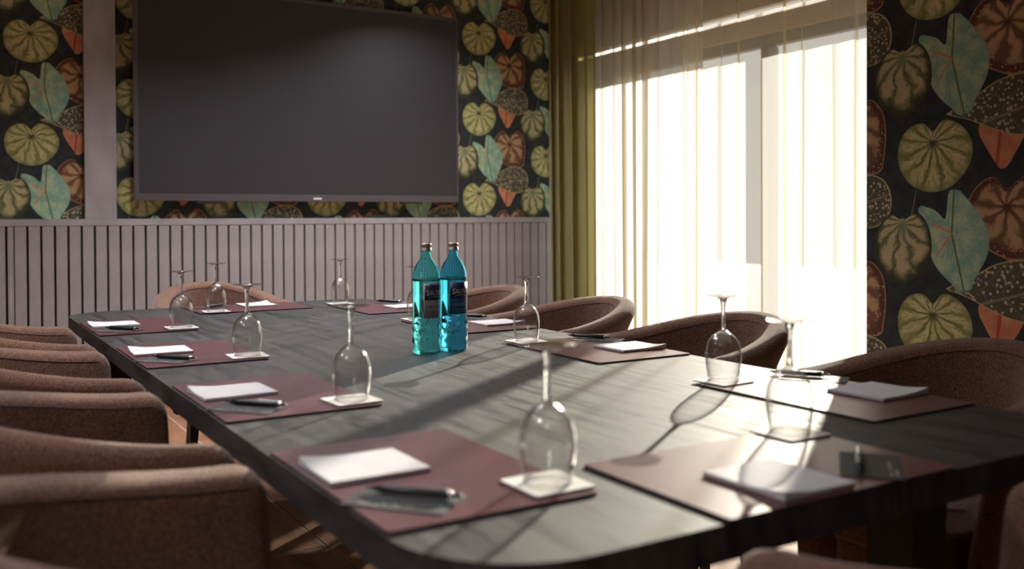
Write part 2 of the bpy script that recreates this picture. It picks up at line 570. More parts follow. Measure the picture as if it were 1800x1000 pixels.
def sheer_material(name, opaque, k=1.0):
    m, nt, b = new_mat(name)
    nt.nodes.remove(b)
    out = nt.nodes['Material Output']
    tr = nt.nodes.new('ShaderNodeBsdfTransparent'); tr.inputs[0].default_value = (1, .96, .88, 1)
    tl = nt.nodes.new('ShaderNodeBsdfTranslucent'); tl.inputs[0].default_value = (.90 * k, .87 * k, .80 * k, 1)
    df = nt.nodes.new('ShaderNodeBsdfDiffuse'); df.inputs[0].default_value = (.80, .69, .45, 1)
    m1 = nt.nodes.new('ShaderNodeMixShader'); m1.inputs[0].default_value = .32
    link(nt, tl.outputs[0], m1.inputs[1]); link(nt, df.outputs[0], m1.inputs[2])
    m2 = nt.nodes.new('ShaderNodeMixShader'); m2.inputs[0].default_value = opaque
    link(nt, tr.outputs[0], m2.inputs[1]); link(nt, m1.outputs[0], m2.inputs[2])
    link(nt, m2.outputs[0], out.inputs[0])
    return m
M['sheer'] = sheer_material('cream_sheer_voile', .30, .9)
M['sheer_dense'] = sheer_material('cream_dense_voile', .78, .72)

def thin_glass(name, tint, base, power, gain, rough=.02):
    """clear thin-walled glass: see-through, with Fresnel-like gloss rising at the edges"""
    m, nt, b = new_mat(name)
    nt.nodes.remove(b)
    out = nt.nodes['Material Output']
    tr = nt.nodes.new('ShaderNodeBsdfTransparent'); tr.inputs[0].default_value = (*tint, 1)
    gl = nt.nodes.new('ShaderNodeBsdfGlossy'); gl.inputs['Roughness'].default_value = rough
    fr = nt.nodes.new('ShaderNodeLayerWeight'); fr.inputs[0].default_value = .5
    E.nt = nt
    f = E.m('POWER', E(fr.outputs['Facing']), power) * gain + base
    f = E.m('MINIMUM', f, 1.0)
    mx = nt.nodes.new('ShaderNodeMixShader')
    link(nt, f.s, mx.inputs[0]); link(nt, tr.outputs[0], mx.inputs[1]); link(nt, gl.outputs[0], mx.inputs[2])
    link(nt, mx.outputs[0], out.inputs[0])
    return m
M['pane'] = thin_glass('window_glass', (.97, .985, .98), .04, 5.0, .9)

M['bowl'] = thin_glass('thin_wine_glass', (.98, .98, .98), .045, 2.4, 1.0, .10)
M['stem'] = plain('solid_clear_glass', (1, 1, 1), .03, trans=1.0, ior=1.48)
M['stem_clear'] = plain('clear_inner_surface', (1, 1, 1), .0, trans=1.0, ior=1.36)
M['bottle_teal'] = plain('teal_bottle_glass', (.13, .80, .86), .0, trans=1.0, ior=1.36)
M['bottle_blue'] = plain('blue_bottle_glass', (.07, .62, .93), .0, trans=1.0, ior=1.36)
M['navy'] = plain('navy_label', (.010, .014, .075), .45)
M['label_grey'] = plain('silver_grey_label', (.36, .37, .38), .55)
M['label_blue'] = plain('blue_label', (.012, .10, .26), .5)
M['label_white'] = plain('white_print', (.78, .80, .84), .5)
M['label_dark'] = plain('dark_print', (.07, .09, .11), .6)
M['label_pale'] = plain('pale_blue_print', (.20, .42, .62), .6)

# ------------------------------------------------------------------ room shell
def uv_quad(name, P, UVs, mat, parent, thick_dir):
    """printed paper sheet: front quad P (4 corners), 4 mm thick towards thick_dir"""
    d = Vector(thick_dir) * .004
    V = [Vector(p) for p in P] + [Vector(p) + d for p in P]
    F = [(0, 1, 2, 3), (7, 6, 5, 4), (0, 4, 5, 1), (1, 5, 6, 2), (2, 6, 7, 3), (3, 7, 4, 0)]
    me = bpy.data.meshes.new(name)
    me.from_pydata([tuple(v) for v in V], [], F)
    me.materials.append(mat)
    ul = me.uv_layers.new(name='UVMap')
    for poly in me.polygons:
        for li in poly.loop_indices:
            ul.data[li].uv = UVs[me.loops[li].vertex_index % 4]
    o = bpy.data.objects.new(name, me); COL.objects.link(o)
    if parent: o.parent = parent
    return o

def uv_back(x, z): return (x / S, (z - ZH) / S)
def uv_right(y, z): return (3.112 + 1.71 - y / S, (z - ZH) / S - .469 + .411)

# floor: slab of grout with tiles on it
floor = struct(box('floor', XL - .2, XG + .2, YR - .2, YB + .3, -.12, -.0015, M['grout']), 'brown tiled floor with pale joints')
TW, TL, GAP = .60, 1.20, .007
tile_me = None
x = 1.138 - 5 * TW
row = 0
while x < XG:
    y = 3.663 - 6 * TL + (TL / 2 if row % 2 == 0 else 0)
    while y < YB:
        x0, x1, y0, y1 = max(x, XL), min(x + TW, XG), max(y, YR), min(y + TL, YB)
        if x1 - x0 > .05 and y1 - y0 > .05:
            if abs(x1 - x0 - TW) < 1e-6 and abs(y1 - y0 - TL) < 1e-6 and tile_me is not None:
                o = bpy.data.objects.new('tile', tile_me); COL.objects.link(o); o.parent = floor
            else:
                o = bm_obj('tile', box_bm(GAP / 2, x1 - x0 - GAP / 2, GAP / 2, y1 - y0 - GAP / 2, -.006, 0, .0008, 1), M['tile'], floor)
                if abs(x1 - x0 - TW) < 1e-6 and abs(y1 - y0 - TL) < 1e-6: tile_me = o.data
            o.location = (x0, y0, 0)
        y += TL
    x += TW; row += 1

struct(box('ceiling', XL - .2, XG + .2, YR - .2, YB + .3, CEIL, CEIL + .12, M['ceiling']), 'plain pale ceiling')

# back wall: masonry with papered panels, slatted wainscot, ledge and pilaster
wall_back = struct(box('wall_back', XL - .2, XG + .2, YB + .004, YB + .24, 0, CEIL, M['dark_plaster']), 'back wall with leaf wallpaper above a slatted wainscot')
LEDGE_Z0, LEDGE_Z1 = ZH - .031 * S, ZH + .004 * S
XE = 3.60 * S
PIL0, PIL1 = .683 * S, .836 * S
def back_paper(x0, x1):
    uv_quad('wallpaper_panel', [(x0, YB, LEDGE_Z0), (x1, YB, LEDGE_Z0), (x1, YB, CEIL), (x0, YB, CEIL)],
            [uv_back(x0, LEDGE_Z0), uv_back(x1, LEDGE_Z0), uv_back(x1, CEIL), uv_back(x0, CEIL)], M['paper'], wall_back, (0, 1, 0))
back_paper(XL, PIL0)
back_paper(PIL1, XE)
box('pilaster', PIL0, PIL1, YB - .045, YB + .003, LEDGE_Z1, CEIL, M['slat'], wall_back, .001, 1)
box('backing_board', XL, 3.665 * S, YB - .018, YB + .003, 0, LEDGE_Z0 - .001, M['black_board'], wall_back)
for a, c in ((XL, 2.095 * S - .0006), (2.095 * S + .0006, 3.665 * S)):
    box('ledge', a, c, YB - .058, YB + .003, LEDGE_Z0, LEDGE_Z1, M['slat'], wall_back, .0015, 1)
PITCH_S = .06255 * S
SW = PITCH_S - .0105 * S
slat_me = None
k = 0
xs = .357 * S
while xs + SW < 3.64 * S:
    if slat_me is None:
        o = box('slat', 0, SW, 0, .036, .012, LEDGE_Z0 - .0015, M['slat'], wall_back, .0012, 1); slat_me = o.data
    else:
        o = bpy.data.objects.new('slat', slat_me); COL.objects.link(o); o.parent = wall_back
    o.location = (xs, YB - .055, 0)
    xs += PITCH_S
xs = .357 * S - PITCH_S / 2
box('slat', xs, xs + SW * .5, YB - .055, YB - .019, .012, LEDGE_Z0 - .0015, M['slat'], wall_back, .0012, 1)
while xs > XL + .5:
    xs -= PITCH_S
    o = bpy.data.objects.new('slat', slat_me); COL.objects.link(o); o.parent = wall_back
    o.location = (xs, YB - .055, 0)
box('edge_strip', XE, XE + .068 * S, YB - .035, YB + .003, LEDGE_Z1, CEIL, M['trim'], wall_back, .002, 1)

# the other walls
struct(box('wall_left', XL - .2, XL, YR - .2, YB + .003, 0, CEIL, M['plaster']), 'plain plaster wall on the left, out of view')
struct(box('wall_rear', XL, XG + .2, YR - .2, YR, 0, CEIL, M['plaster']), 'plain plaster wall behind the viewer')
wall_right = struct(box('wall_right', XP + .004, XG + .2, YR, YP, 0, CEIL, M['dark_plaster']), 'dark leaf-papered wall beside the window curtains')
uv_quad('wallpaper_panel', [(XP, YP, 0), (XP, YR, 0), (XP, YR, CEIL), (XP, YP, CEIL)],
        [uv_right(YP, 0), uv_right(YR, 0), uv_right(YR, CEIL), uv_right(YP, CEIL)], M['paper'], wall_right, (1, 0, 0))

# window wall: lintel band above the glazing, with a narrow light slot over the blind box
ZW = ZH + .845 * XG / 3.5                  # top of the glazing
ZS = ZH + 1.01 * XG / 3.5                  # light slot
wall_window = struct(box('wall_window', XG, XG + .06, YP, YB + .003, ZS + .032, CEIL, M['plaster']), 'wall above the tall window')
WY0, WY1 = YP + .10, YB - .12
box('side_pier', XG, XG + .22, YP, WY0, 0, ZS + .032, M['plaster'], wall_window)
box('side_pier', XG, XG + .22, WY1, YB + .003, 0, ZS + .032, M['plaster'], wall_window)
win = bpy.data.objects.new('window_1', None); COL.objects.link(win)
win.location = (XG + .08, (WY0 + WY1) / 2, 0)
struct(win, 'floor-length window behind the sheer curtains')
def wbox(n, x0, x1, y0, y1, z0, z1, m):
    o = box(n, x0, x1, y0, y1, z0, z1, m, None, .003, 1); o.parent = win; o.matrix_parent_inverse = Matrix.Translation(-win.location); return o
wbox('blind_box', XG + .02, XG + .09, WY0, WY1, ZW + .075, ZS, M['plaster'])
wbox('top_rail', XG + .05, XG + .11, WY0, WY1, ZW, ZW + .075, M['alu'])
wbox('bottom_rail', XG + .05, XG + .11, WY0, WY1, 0, .07, M['alu'])
POST = 4.27
edges = [WY0, POST, WY1]
wbox('post', XG + .03, XG + .13, POST - .03, POST + .03, .07, ZW, M['alu'])
wbox('side_rail', XG + .05, XG + .11, WY0, WY0 + .06, .07, ZW, M['alu'])
wbox('side_rail', XG + .05, XG + .11, WY1 - .06, WY1, .07, ZW, M['alu'])
for a, c in ((WY0 + .06, POST - .03), (POST + .03, WY1 - .06)):
    wbox('pane', XG + .076, XG + .084, a, c, .07, ZW, M['pane'])
struct(box('terrace', XG + .22, XG + 14, YP - 12, YB + 14, -.25, -.13, M['stone']), 'sunlit terrace outside the window')

# ------------------------------------------------------------------ added fill lights: downlights put in out of view to brighten the room
def fill_lamp_material():
    m, nt, b = new_mat('fill_light_diffuser')
    nt.nodes.remove(b)
    em = nt.nodes.new('ShaderNodeEmission')
    em.inputs[0].default_value = (.98, .96, 1.0, 1); em.inputs[1].default_value = FILL_POWER
    link(nt, em.outputs[0], nt.nodes['Material Output'].inputs[0])
    return m
FILL_POWER = 360.0
M['lamp'] = fill_lamp_material()
fill_lamp0 = None
FILL_LAMPS = [(-1.0, -.9, 'in the rear corner of the room'), (-1.0, .9, 'above the nearest left-side chair'), (-1.0, 2.7, 'above the third left-side chair'),
         (.45, 2.7, 'above the left edge of the table'), (1.15, 4.5, 'above the far head of the table'), (1.5, 3.9, 'above the right edge of the table'),
         (2.1, 4.7, 'in front of the right end of the television'), (2.85, 5.2, 'nearest the window corner')]
for lx_, ly_, where in FILL_LAMPS:
    if True:
        if fill_lamp0 is None:
            fill_lamp0 = bpy.data.objects.new('added_fill_downlight', None); COL.objects.link(fill_lamp0)
            lathe('housing', [(.062, -.001), (.075, -.001), (.075, -.15), (.0735, -.15), (.0735, -.012), (.062, -.012)], M['black_board'], fill_lamp0, 40, closed=True)
            lathe('diffuser', [(0, -.080), (.073, -.080), (.073, -.074), (0, -.074)], M['lamp'], fill_lamp0, 40, smooth=False)
            o = fill_lamp0
        else:
            o = dup(fill_lamp0)
        o.location = (lx_, ly_, CEIL)
        tag(o, 'added fill downlight, out of view, ' + where, 'lamp', 'added fill downlights')

# ------------------------------------------------------------------ curtains
def curtain_mesh(name, y0, y1, z0, z1, xc, amp, n_folds, mat, parent=None, seed=1, rows=10, per=14, spread=0.0, thick=0.0, wob=.25, skew=0):
    rnd = random.Random(seed)
    cols = n_folds * per
    ph = [rnd.uniform(-1.3, 1.3) for _ in range(n_folds + 2)]
    am = [rnd.uniform(.25, 1.3) for _ in range(n_folds + 2)]
    verts, faces = [], []
    for j in range(rows + 1):
        v = j / rows
        z = z0 + (z1 - z0) * v
        for i in range(cols + 1):
            s = i / cols
            f = s * n_folds
            k = int(f); fr = f - k
            a = am[k] * (1 - fr) + am[k + 1] * fr
            p = ph[k] * (1 - fr) + ph[k + 1] * fr
            ang = 2 * PI * f + p * (.6 + .9 * (1 - v))
            x = xc + amp * a * math.sin(ang) * (.75 + .25 * v) + amp * wob * math.sin(ang * .37 + seed)
            y = y0 + (y1 - y0) * s + amp * .45 * a * math.sin(2 * ang + p) + spread * (1 - v) * (s - .5) * 2 + skew * (1 - v)
            verts.append((x, y, z))
    W = cols + 1
    for j in range(rows):
        for i in range(cols):
            faces.append((j * W + i, j * W + i + 1, (j + 1) * W + i + 1, (j + 1) * W + i))
    o = mesh_obj(name, verts, faces, mat, parent, True)
    if thick:
        md = o.modifiers.new('thickness', 'SOLIDIFY'); md.thickness = thick; md.offset = 0
    return o

YJ = 4.46         # where the two sheer panels meet (metres along the window)
tag(curtain_mesh('sheer_curtain', YJ - .07, 4.93 * S, .02, CEIL - .02, XC + .03, .050, 9, M['sheer_dense'], seed=4, rows=8),
    'cream sheer curtain panel next to the olive drape', 'curtain', 'sheer curtains at the window')
tag(curtain_mesh('sheer_curtain', YP + .08, YJ + .05, .02, CEIL - .02, XC - .05, .050, 13, M['sheer'], seed=8, rows=8),
    'cream sheer curtain panel next to the dark papered wall', 'curtain', 'sheer curtains at the window')
tag(curtain_mesh('drape', 4.68 * S, 5.16 * S, .02, CEIL - .02, XC - .13, .075, 4, M['green_curtain'], seed=5, rows=12, per=20, spread=.012, thick=.004),
    'olive green full-length drape gathered in the window corner', 'curtain')

# ------------------------------------------------------------------ television and remote
TVY = 5.28 * S
tv = thing('television', 'large black flat-screen television on the papered back wall', 'television', (1.885 * S, TVY, ZH + .68 * S))
tv_box = lambda n, x0, x1, y0, y1, z0, z1, m, bev=.001, par=tv: (lambda o: (setattr(o, 'matrix_parent_inverse', Matrix.Translation(-tv.location)), o)[1])(box(n, x0 * S, x1 * S, y0, y1, ZH + z0 * S, ZH + z1 * S, m, par, bev, 1))
tv_box('rear_shell', .925, 2.845, TVY + .006, TVY + .045, .112, 1.248, M['tv_black'])
tv_box('wall_mount', 1.5, 2.3, TVY + .045, YB - .001, .4, .95, M['tv_black'])
tv_box('screen', .9385, 2.838, TVY - .002, TVY + .006, .139, 1.2415, M['tv_screen'], 0)
tv_box('bezel', .915, .9385, TVY - .006, TVY + .006, .100, 1.263, M['tv_frame'])
tv_box('bezel', 2.838, 2.851, TVY - .006, TVY + .006, .100, 1.263, M['tv_frame'])
tv_box('bezel', .9385, 2.838, TVY - .006, TVY + .006, 1.2415, 1.263, M['tv_frame'])
bb = tv_box('bottom_bezel', .9385, 2.838, TVY - .006, TVY + .006, .100, .139, M['tv_frame'])
tv_box('logo_plate', 1.895, 1.945, TVY - .0072, TVY - .006, .112, .122, M['logo'], 0)
tv_box('stand_bracket', 1.235, 1.39, TVY - .004, TVY + .03, .086, .107, M['tv_black'])
tv_box('stand_bracket', 2.455, 2.60, TVY - .004, TVY + .03, .090, .107, M['tv_black'])

rm = thing('remote_control', 'small black remote control lying on the wainscot ledge', 'remote', (2.33 * S, YB - .034, LEDGE_Z1), 0)
o = bm_obj('body', box_bm(-.085, .085, -.019, .019, 0, .017, .005, 2), M['black'], rm)
for i in range(5):
    box('button', -.06 + i * .022, -.048 + i * .022, -.006, .006, .017, .0185, M['card_print'], rm, .0005, 1)

# ------------------------------------------------------------------ conference table
TX0, TX1, TY0, TY1, TZ = .439, 1.709, .818, 4.05, .75
table = thing('conference_table', 'long dark wood conference table with rounded corners', 'table', ((TX0 + TX1) / 2, (TY0 + TY1) / 2, 0))
bm = rounded_slab_bm(TX0 - table.location.x, TX1 - table.location.x, TY0 - table.location.y, TY1 - table.location.y, TZ - .045, TZ, .17, 12, .004)
bm_obj('table_top', bm, M['table'], table)
for sx in (-1, 1):
    for sy in (-1, 1):
        cx, cy = sx * .50, sy * 1.30
        V, Fc = [], []
        for z, h, inset in ((TZ - .05, .055, 0), (0.0, .036, .0)):
            for ax, ay in ((-1, -1), (1, -1), (1, 1), (-1, 1)):
                V.append((cx + ax * h, cy + ay * h, z))
        Fc = [(0, 1, 2, 3), (7, 6, 5, 4)] + [(i, 4 + i, 4 + (i + 1) % 4, (i + 1) % 4) for i in range(4)]
        mesh_obj('leg', V, Fc, M['dark_leg'], table)
for a in (-1, 1):
    box('apron_rail', -.45, .45, a * 1.30 - .02, a * 1.30 + .02, TZ - .10, TZ - .048, M['dark_leg'], table, .002, 1)
    box('apron_rail', a * .50 - .02, a * .50 + .02, -1.25, 1.25, TZ - .10, TZ - .048, M['dark_leg'], table, .002, 1)

# ------------------------------------------------------------------ chairs
def build_chair():
    root = bpy.data.objects.new('tub_chair', None); COL.objects.link(root); root.empty_display_size = .1
    y_front, y_back, HC = .235, -.212, .248
    def raw(t):                             # t from -1 (left front) over 0 (middle of the back) to 1 (right front)
        a = abs(t) * PI / 2
        dd = (y_front - y_back) * (1 - math.cos(a))
        x = HC * math.sin(a) ** 0.90 + .024 * (dd / (y_front - y_back)) ** 2
        return Vector((math.copysign(x, -t), y_back + dd, 0))
    NT = 400
    pts_ = [raw(-1 + 2 * i / NT) for i in range(NT + 1)]
    cum = [0.0]
    for a_, b_ in zip(pts_, pts_[1:]): cum.append(cum[-1] + (b_ - a_).length)
    L = cum[-1]
    def plan(d):
        """point and outward normal at arc length d from the right front end"""
        lo, hi = 0, NT
        while hi - lo > 1:
            m_ = (lo + hi) // 2
            if cum[m_] <= d: lo = m_
            else: hi = m_
        f = (d - cum[lo]) / (cum[hi] - cum[lo])
        p = pts_[lo].lerp(pts_[hi], f)
        t = (pts_[min(NT, hi + 4)] - pts_[max(0, lo - 4)]).normalized()
        return p, Vector((-t.y, t.x, 0))
    def ztop(d):
        e = min(d, L - d) / (L / 2)
        return .745 + .075 * (.35 * e + .65 * smoothstep(.1, .95, e))
    ds = []
    re = .05
    for i in range(7): ds.append(re * (1 - math.cos(PI / 2 * i / 6)))
    n = 44
    for i in range(1, n): ds.append(re + (L - 2 * re) * i / n)
    ds += [L - v for v in ds[:7][::-1]]
    verts, faces = [], []
    K = None
    seam_pts = []
    for d in ds:
        p, nrm = plan(d)
        zt = ztop(d)
        e = min(d, L - d)
        g = math.sqrt(max(0, 1 - ((re - e) / re) ** 2)) if e < re else 1.0
        sc = .30 + .70 * g
        zt -= .045 * (1 - g)
        hw, rr = .038, .030
        lean = .012 * smoothstep(0, .6, min(d, L - d) / (L / 2))
        prof = [(-.005, .295), (.022, .30), (.028, .36), (.030, .50), (.031, zt - .12), (hw + lean, zt - .04)]
        for i in range(6):
            a = PI / 2 * i / 5
            prof.append((hw - rr + rr * math.cos(a) + lean, zt - rr + rr * math.sin(a)))
        for i in range(6):
            a = PI / 2 + PI / 2 * i / 5
            prof.append((-hw + rr + rr * math.cos(a) + lean, zt - rr - .004 + rr * math.sin(a)))
        prof += [(-hw + lean, zt - .045), (-.032 + lean * .5, zt - .10), (-.030, .45), (-.030, .38), (-.026, .30)]
        K = len(prof)
        for (nn, z) in prof:
            verts.append(p + nrm * (nn * sc - .20 * max(0, zt - .03 - max(z, .40))) + Vector((0, 0, z)))
        if e > .03:
            seam_pts.append(p + nrm * ((-hw + .0015 + lean) * sc) + Vector((0, 0, zt - .026)))
    m = len(ds)
    for i in range(m - 1):
        for k in range(K):
            j = (k + 1) % K
            faces.append((i * K + k, i * K + j, (i + 1) * K + j, (i + 1) * K + k))
    faces.append(tuple(range(K))); faces.append(tuple((m - 1) * K + k for k in range(K))[::-1])
    shell = mesh_obj('shell', verts, faces, M['fabric'], root, True)
    seam = tube('seam', seam_pts, .0018, M['piping'], shell, 6)
    # seat base and cushion
    def seat_slab(name, z0, z1, inset, edge, front):
        pts = []
        for i in range(33):
            p, nrm = plan(.03 + (L - .06) * i / 32)
            q = p - nrm * inset
            if q.y < front - .04: pts.append((q.x, q.y))
        xl, xr = pts[-1][0], pts[0][0]
        sg = 1 if xl < 0 else -1
        pts += [(xl + .006 * sg, front - .015), (xl + .035 * sg, front), (xr - .035 * sg, front), (xr - .006 * sg, front - .015)]
        bm = bmesh.new()
        lo = [bm.verts.new((a, b, z0)) for a, b in pts]; hi = [bm.verts.new((a, b, z1)) for a, b in pts]
        ft = bm.faces.new(hi); fb = bm.faces.new(lo[::-1])
        for i in range(len(pts)):
            j = (i + 1) % len(pts); bm.faces.new((lo[i], lo[j], hi[j], hi[i]))
        es = [e for f in (ft, fb) for e in f.edges]
        bmesh.ops.bevel(bm, geom=es, offset=edge, segments=4, affect='EDGES', profile=.5)
        o = bm_obj(name, bm, M['fabric'], root, True)
        return o
    seat_slab('seat_base', .285, .385, .106, .008, y_front - .02)
    seat_slab('seat_cushion', .386, .475, .100, .016, y_front - .005)
    for sx in (-1, 1):
        for y, lean_y in ((.17, .02), (-.06, -.04)):
            V = []
            for z, h, off in ((.29, .020, 0), (0, .011, 1)):
                for ax, ay in ((-1, -1), (1, -1), (1, 1), (-1, 1)):
                    V.append((sx * ((.13 if y > 0 else .08) + .02 * off) + ax * h, y + lean_y * off + ay * h, z))
            mesh_obj('leg', V, [(0, 1, 2, 3), (7, 6, 5, 4)] + [(i, 4 + i, 4 + (i + 1) % 4, (i + 1) % 4) for i in range(4)], M['dark_leg'], root)
    return root

CHG = 'brown tub chairs around the conference table'
LEFT_Y = [1.215, 1.911, 2.63, 3.394]
RIGHT_Y = [1.30, 2.10, 2.82, 3.54]
XM = 1.06
LEFT_CY = [1.145, 1.85, 2.60, 3.31]
chairs = []
lab_l = ['brown tub chair at the nearest left-side seat, its sunlit inside showing', 'brown tub chair at the second left-side seat, mostly in shade',
         'brown tub chair at the third left-side seat', 'brown tub chair at the farthest left-side seat, by the slatted wall']
lab_r = ['brown tub chair at the nearest right-side seat, in front of the dark wallpaper', 'brown tub chair at the second right-side seat, against the bright sheer curtain',
         'brown tub chair at the third right-side seat, in front of the olive drape', 'brown tub chair at the farthest right-side seat, partly behind the blue bottles']
for y, lb in zip(LEFT_CY, lab_l): chairs.append(((TX0 - .006 - .24, y, 0), -PI / 2, lb))
for y, lb in zip(RIGHT_Y, lab_r): chairs.append(((TX1 + .012 + .24, y, 0), PI / 2, lb))
chairs.append(((1.09, TY1 + .05 + .24, 0), PI, 'brown tub chair at the far head of the table, against the slats'))
chairs.append(((XM, TY0 - .03 - .24, 0), 0, 'brown tub chair at the near end of the table, only its arms showing'))
proto = build_chair()
for i, (loc, rz, lb) in enumerate(chairs):
    o = proto if i == 0 else dup(proto)
    o.location = loc; o.rotation_euler = (0, 0, rz)
    tag(o, lb, 'chair', CHG)

# ------------------------------------------------------------------ place settings (local frame: x = right hand, y = facing, origin at the table edge)
def slab_thing(name, w, d, h, r, mat, edge_mat=None):
    bm = rounded_slab_bm(-w / 2, w / 2, -d / 2, d / 2, 0, h, r, 4)
    o = bm_obj(name, bm, mat)
    if edge_mat:
        o.data.materials.append(edge_mat)
        for p in o.data.polygons:
            if abs(p.normal.z) < .5: p.material_index = 1
    return o

proto_mat = slab_thing('desk_mat', .445, .30, .004, .006, M['mat'], M['mat_edge'])

def build_notepad():
    root = bpy.data.objects.new('notepad', None); COL.objects.link(root)
    box('backing_card', -.066, .066, -.074, .074, 0, .0012, M['coaster_base'], root)
    # paper block, top sheets curling up a little at one corner
    nx, ny = 10, 10
    V, F = [], []
    for k, z in enumerate((.0013, .0065)):
        for j in range(ny + 1):
            for i in range(nx + 1):
                u, v = i / nx, j / ny
                c = max(0, (1 - u) + (1 - v) - 1.45) / .55
                V.append((-.066 + .132 * u, -.074 + .148 * v, z + (k * .0075 * c * c)))
    W = nx + 1; N = W * (ny + 1)
    for j in range(ny):
        for i in range(nx):
            a = j * W + i
            F.append((N + a, N + a + 1, N + a + W + 1, N + a + W)); F.append((a + W, a + W + 1, a + 1, a))
    rim = [i for i in range(W)] + [j * W + nx for j in range(1, ny + 1)] + [ny * W + i for i in range(nx - 1, -1, -1)] + [j * W for j in range(ny - 1, 0, -1)]
    for a, b_ in zip(rim, rim[1:] + rim[:1]): F.append((a, b_, N + b_, N + a))
    mesh_obj('paper_block', V, F, M['paper_white'], root)
    return root

def build_pen():
    root = bpy.data.objects.new('pen', None); COL.objects.link(root)
    def lx(name, prof, mat, seg=14):
        o = lathe(name, prof, mat, root, seg)
        o.rotation_euler = (0, PI / 2, 0); o.location = (0, 0, .0056)
        return o
    lx('barrel', [(0, -.048), (.0042, -.048), (.0056, -.046), (.0056, .040), (.0048, .050), (0, .050)], M['black'])
    lx('tip', [(0, .0505), (.0040, .0505), (.0022, .062), (.0008, .067), (.0005, .070), (0, .070)], M['black'])
    lx('collar', [(0, -.0525), (.0048, -.0525), (.0050, -.0485), (0, -.0485)], M['silver'])
    lx('button', [(0, -.066), (.0022, -.066), (.0028, -.064), (.0028, -.053), (0, -.053)], M['black'])
    box('clip', -.048, -.008, -.0016, .0016, .0113, .0126, M['silver'], root, .0004, 1)
    return root

def build_card():
    root = bpy.data.objects.new('leaflet_card', None); COL.objects.link(root)
    bm_obj('card', rounded_slab_bm(-.070, .070, -.042, .042, 0, .0016, .002, 3), M['card'], root)
    for (x, y, w) in ((-.05, -.026, .012), (-.02, -.026, .008), (-.005, -.026, .010), (.012, -.026, .014), (-.05, -.034, .03)):
        box('print_mark', x, x + w, y - .0018, y + .0018, .0016, .0018, M['card_print'], root)
    return root

def build_coaster():
    root = bpy.data.objects.new('coaster', None); COL.objects.link(root)
    bm_obj('core', rounded_slab_bm(-.0475, .0475, -.0475, .0475, 0, .0016, .006, 4), M['coaster_base'], root)
    bm_obj('printed_face', rounded_slab_bm(-.0475, .0475, -.0475, .0475, .0017, .0030, .006, 4), M['coaster'], root)
    return root

def build_glass():
    root = bpy.data.objects.new('wine_glass', None); COL.objects.link(root)
    outer = [(.0330, 0), (.0345, .012), (.0372, .030), (.0388, .047), (.0390, .058), (.0374, .071), (.0335, .083), (.0270, .0935), (.0190, .101), (.0110, .1062)]
    th = .0011
    inner = [(r - th, z) for r, z in outer[:-1]] + [(.0098, .1052), (0, .1058)]
    prof = outer + [(.0068, .1095), (.0, .1095)]
    full = [(0, .1095), (.0068, .1095)] + outer[::-1] + inner
    lathe('bowl', full, M['bowl'], root, 56)
    lathe('stem', [(0, .1096), (.0066, .1096), (.0054, .116), (.0046, .128), (.0045, .150), (.0052, .168), (.0085, .178), (0, .1785)], M['stem'], root, 32)
    lathe('foot', [(0, .1786), (.0085, .1786), (.018, .1822), (.037, .1845), (.038, .1852), (.0375, .1862), (.018, .1858), (0, .1855)], M['bowl'], root, 56)
    return root

protos = dict(pad=build_notepad(), pen=build_pen(), card=build_card(), coaster=build_coaster(), glass=build_glass())
first = {k: True for k in protos}; first['mat'] = True
protos['mat'] = proto_mat
used = {}
def put(kind, loc, rz, label, cat, group):
    o = protos[kind] if kind not in used else dup(protos[kind])
    used[kind] = 1
    o.location = loc; o.rotation_euler = (0, 0, rz)
    tag(o, label, cat, group)
    return o

ZT = TZ + .0003
MT = .004
#          centre on edge           facing angle  phrase                                    edge shift, jitter
SET = [
    ((TX0, LEFT_Y[0]), -90, 'at the nearest left-side seat', 0.004, 0.0, 0),
    ((TX0, LEFT_Y[1]), -90, 'at the second left-side seat', 0.004, 0.0, 1),
    ((TX0, LEFT_Y[2]), -90, 'at the third left-side seat', 0.004, 0.0, -1),
    ((TX0, LEFT_Y[3]), -90, 'at the farthest left-side seat', 0.004, 0.0, 0),
    ((TX1, RIGHT_Y[0]), 90, 'at the nearest right-side seat', 0.0, .020, 1),
    ((TX1, RIGHT_Y[1]), 90, 'at the second right-side seat', 0.0, .020, 0),
    ((TX1, RIGHT_Y[2]), 90, 'at the third right-side seat', 0.0, .020, 0),
    ((TX1, RIGHT_Y[3]), 90, 'at the farthest right-side seat', 0.0, .020, 0),
    ((1.10, TY1), 180, 'at the far head of the table', 0.06, .0, 0),
    ((1.03, TY0), 0, 'at the near end of the table', 0.0, .0, 0),
]
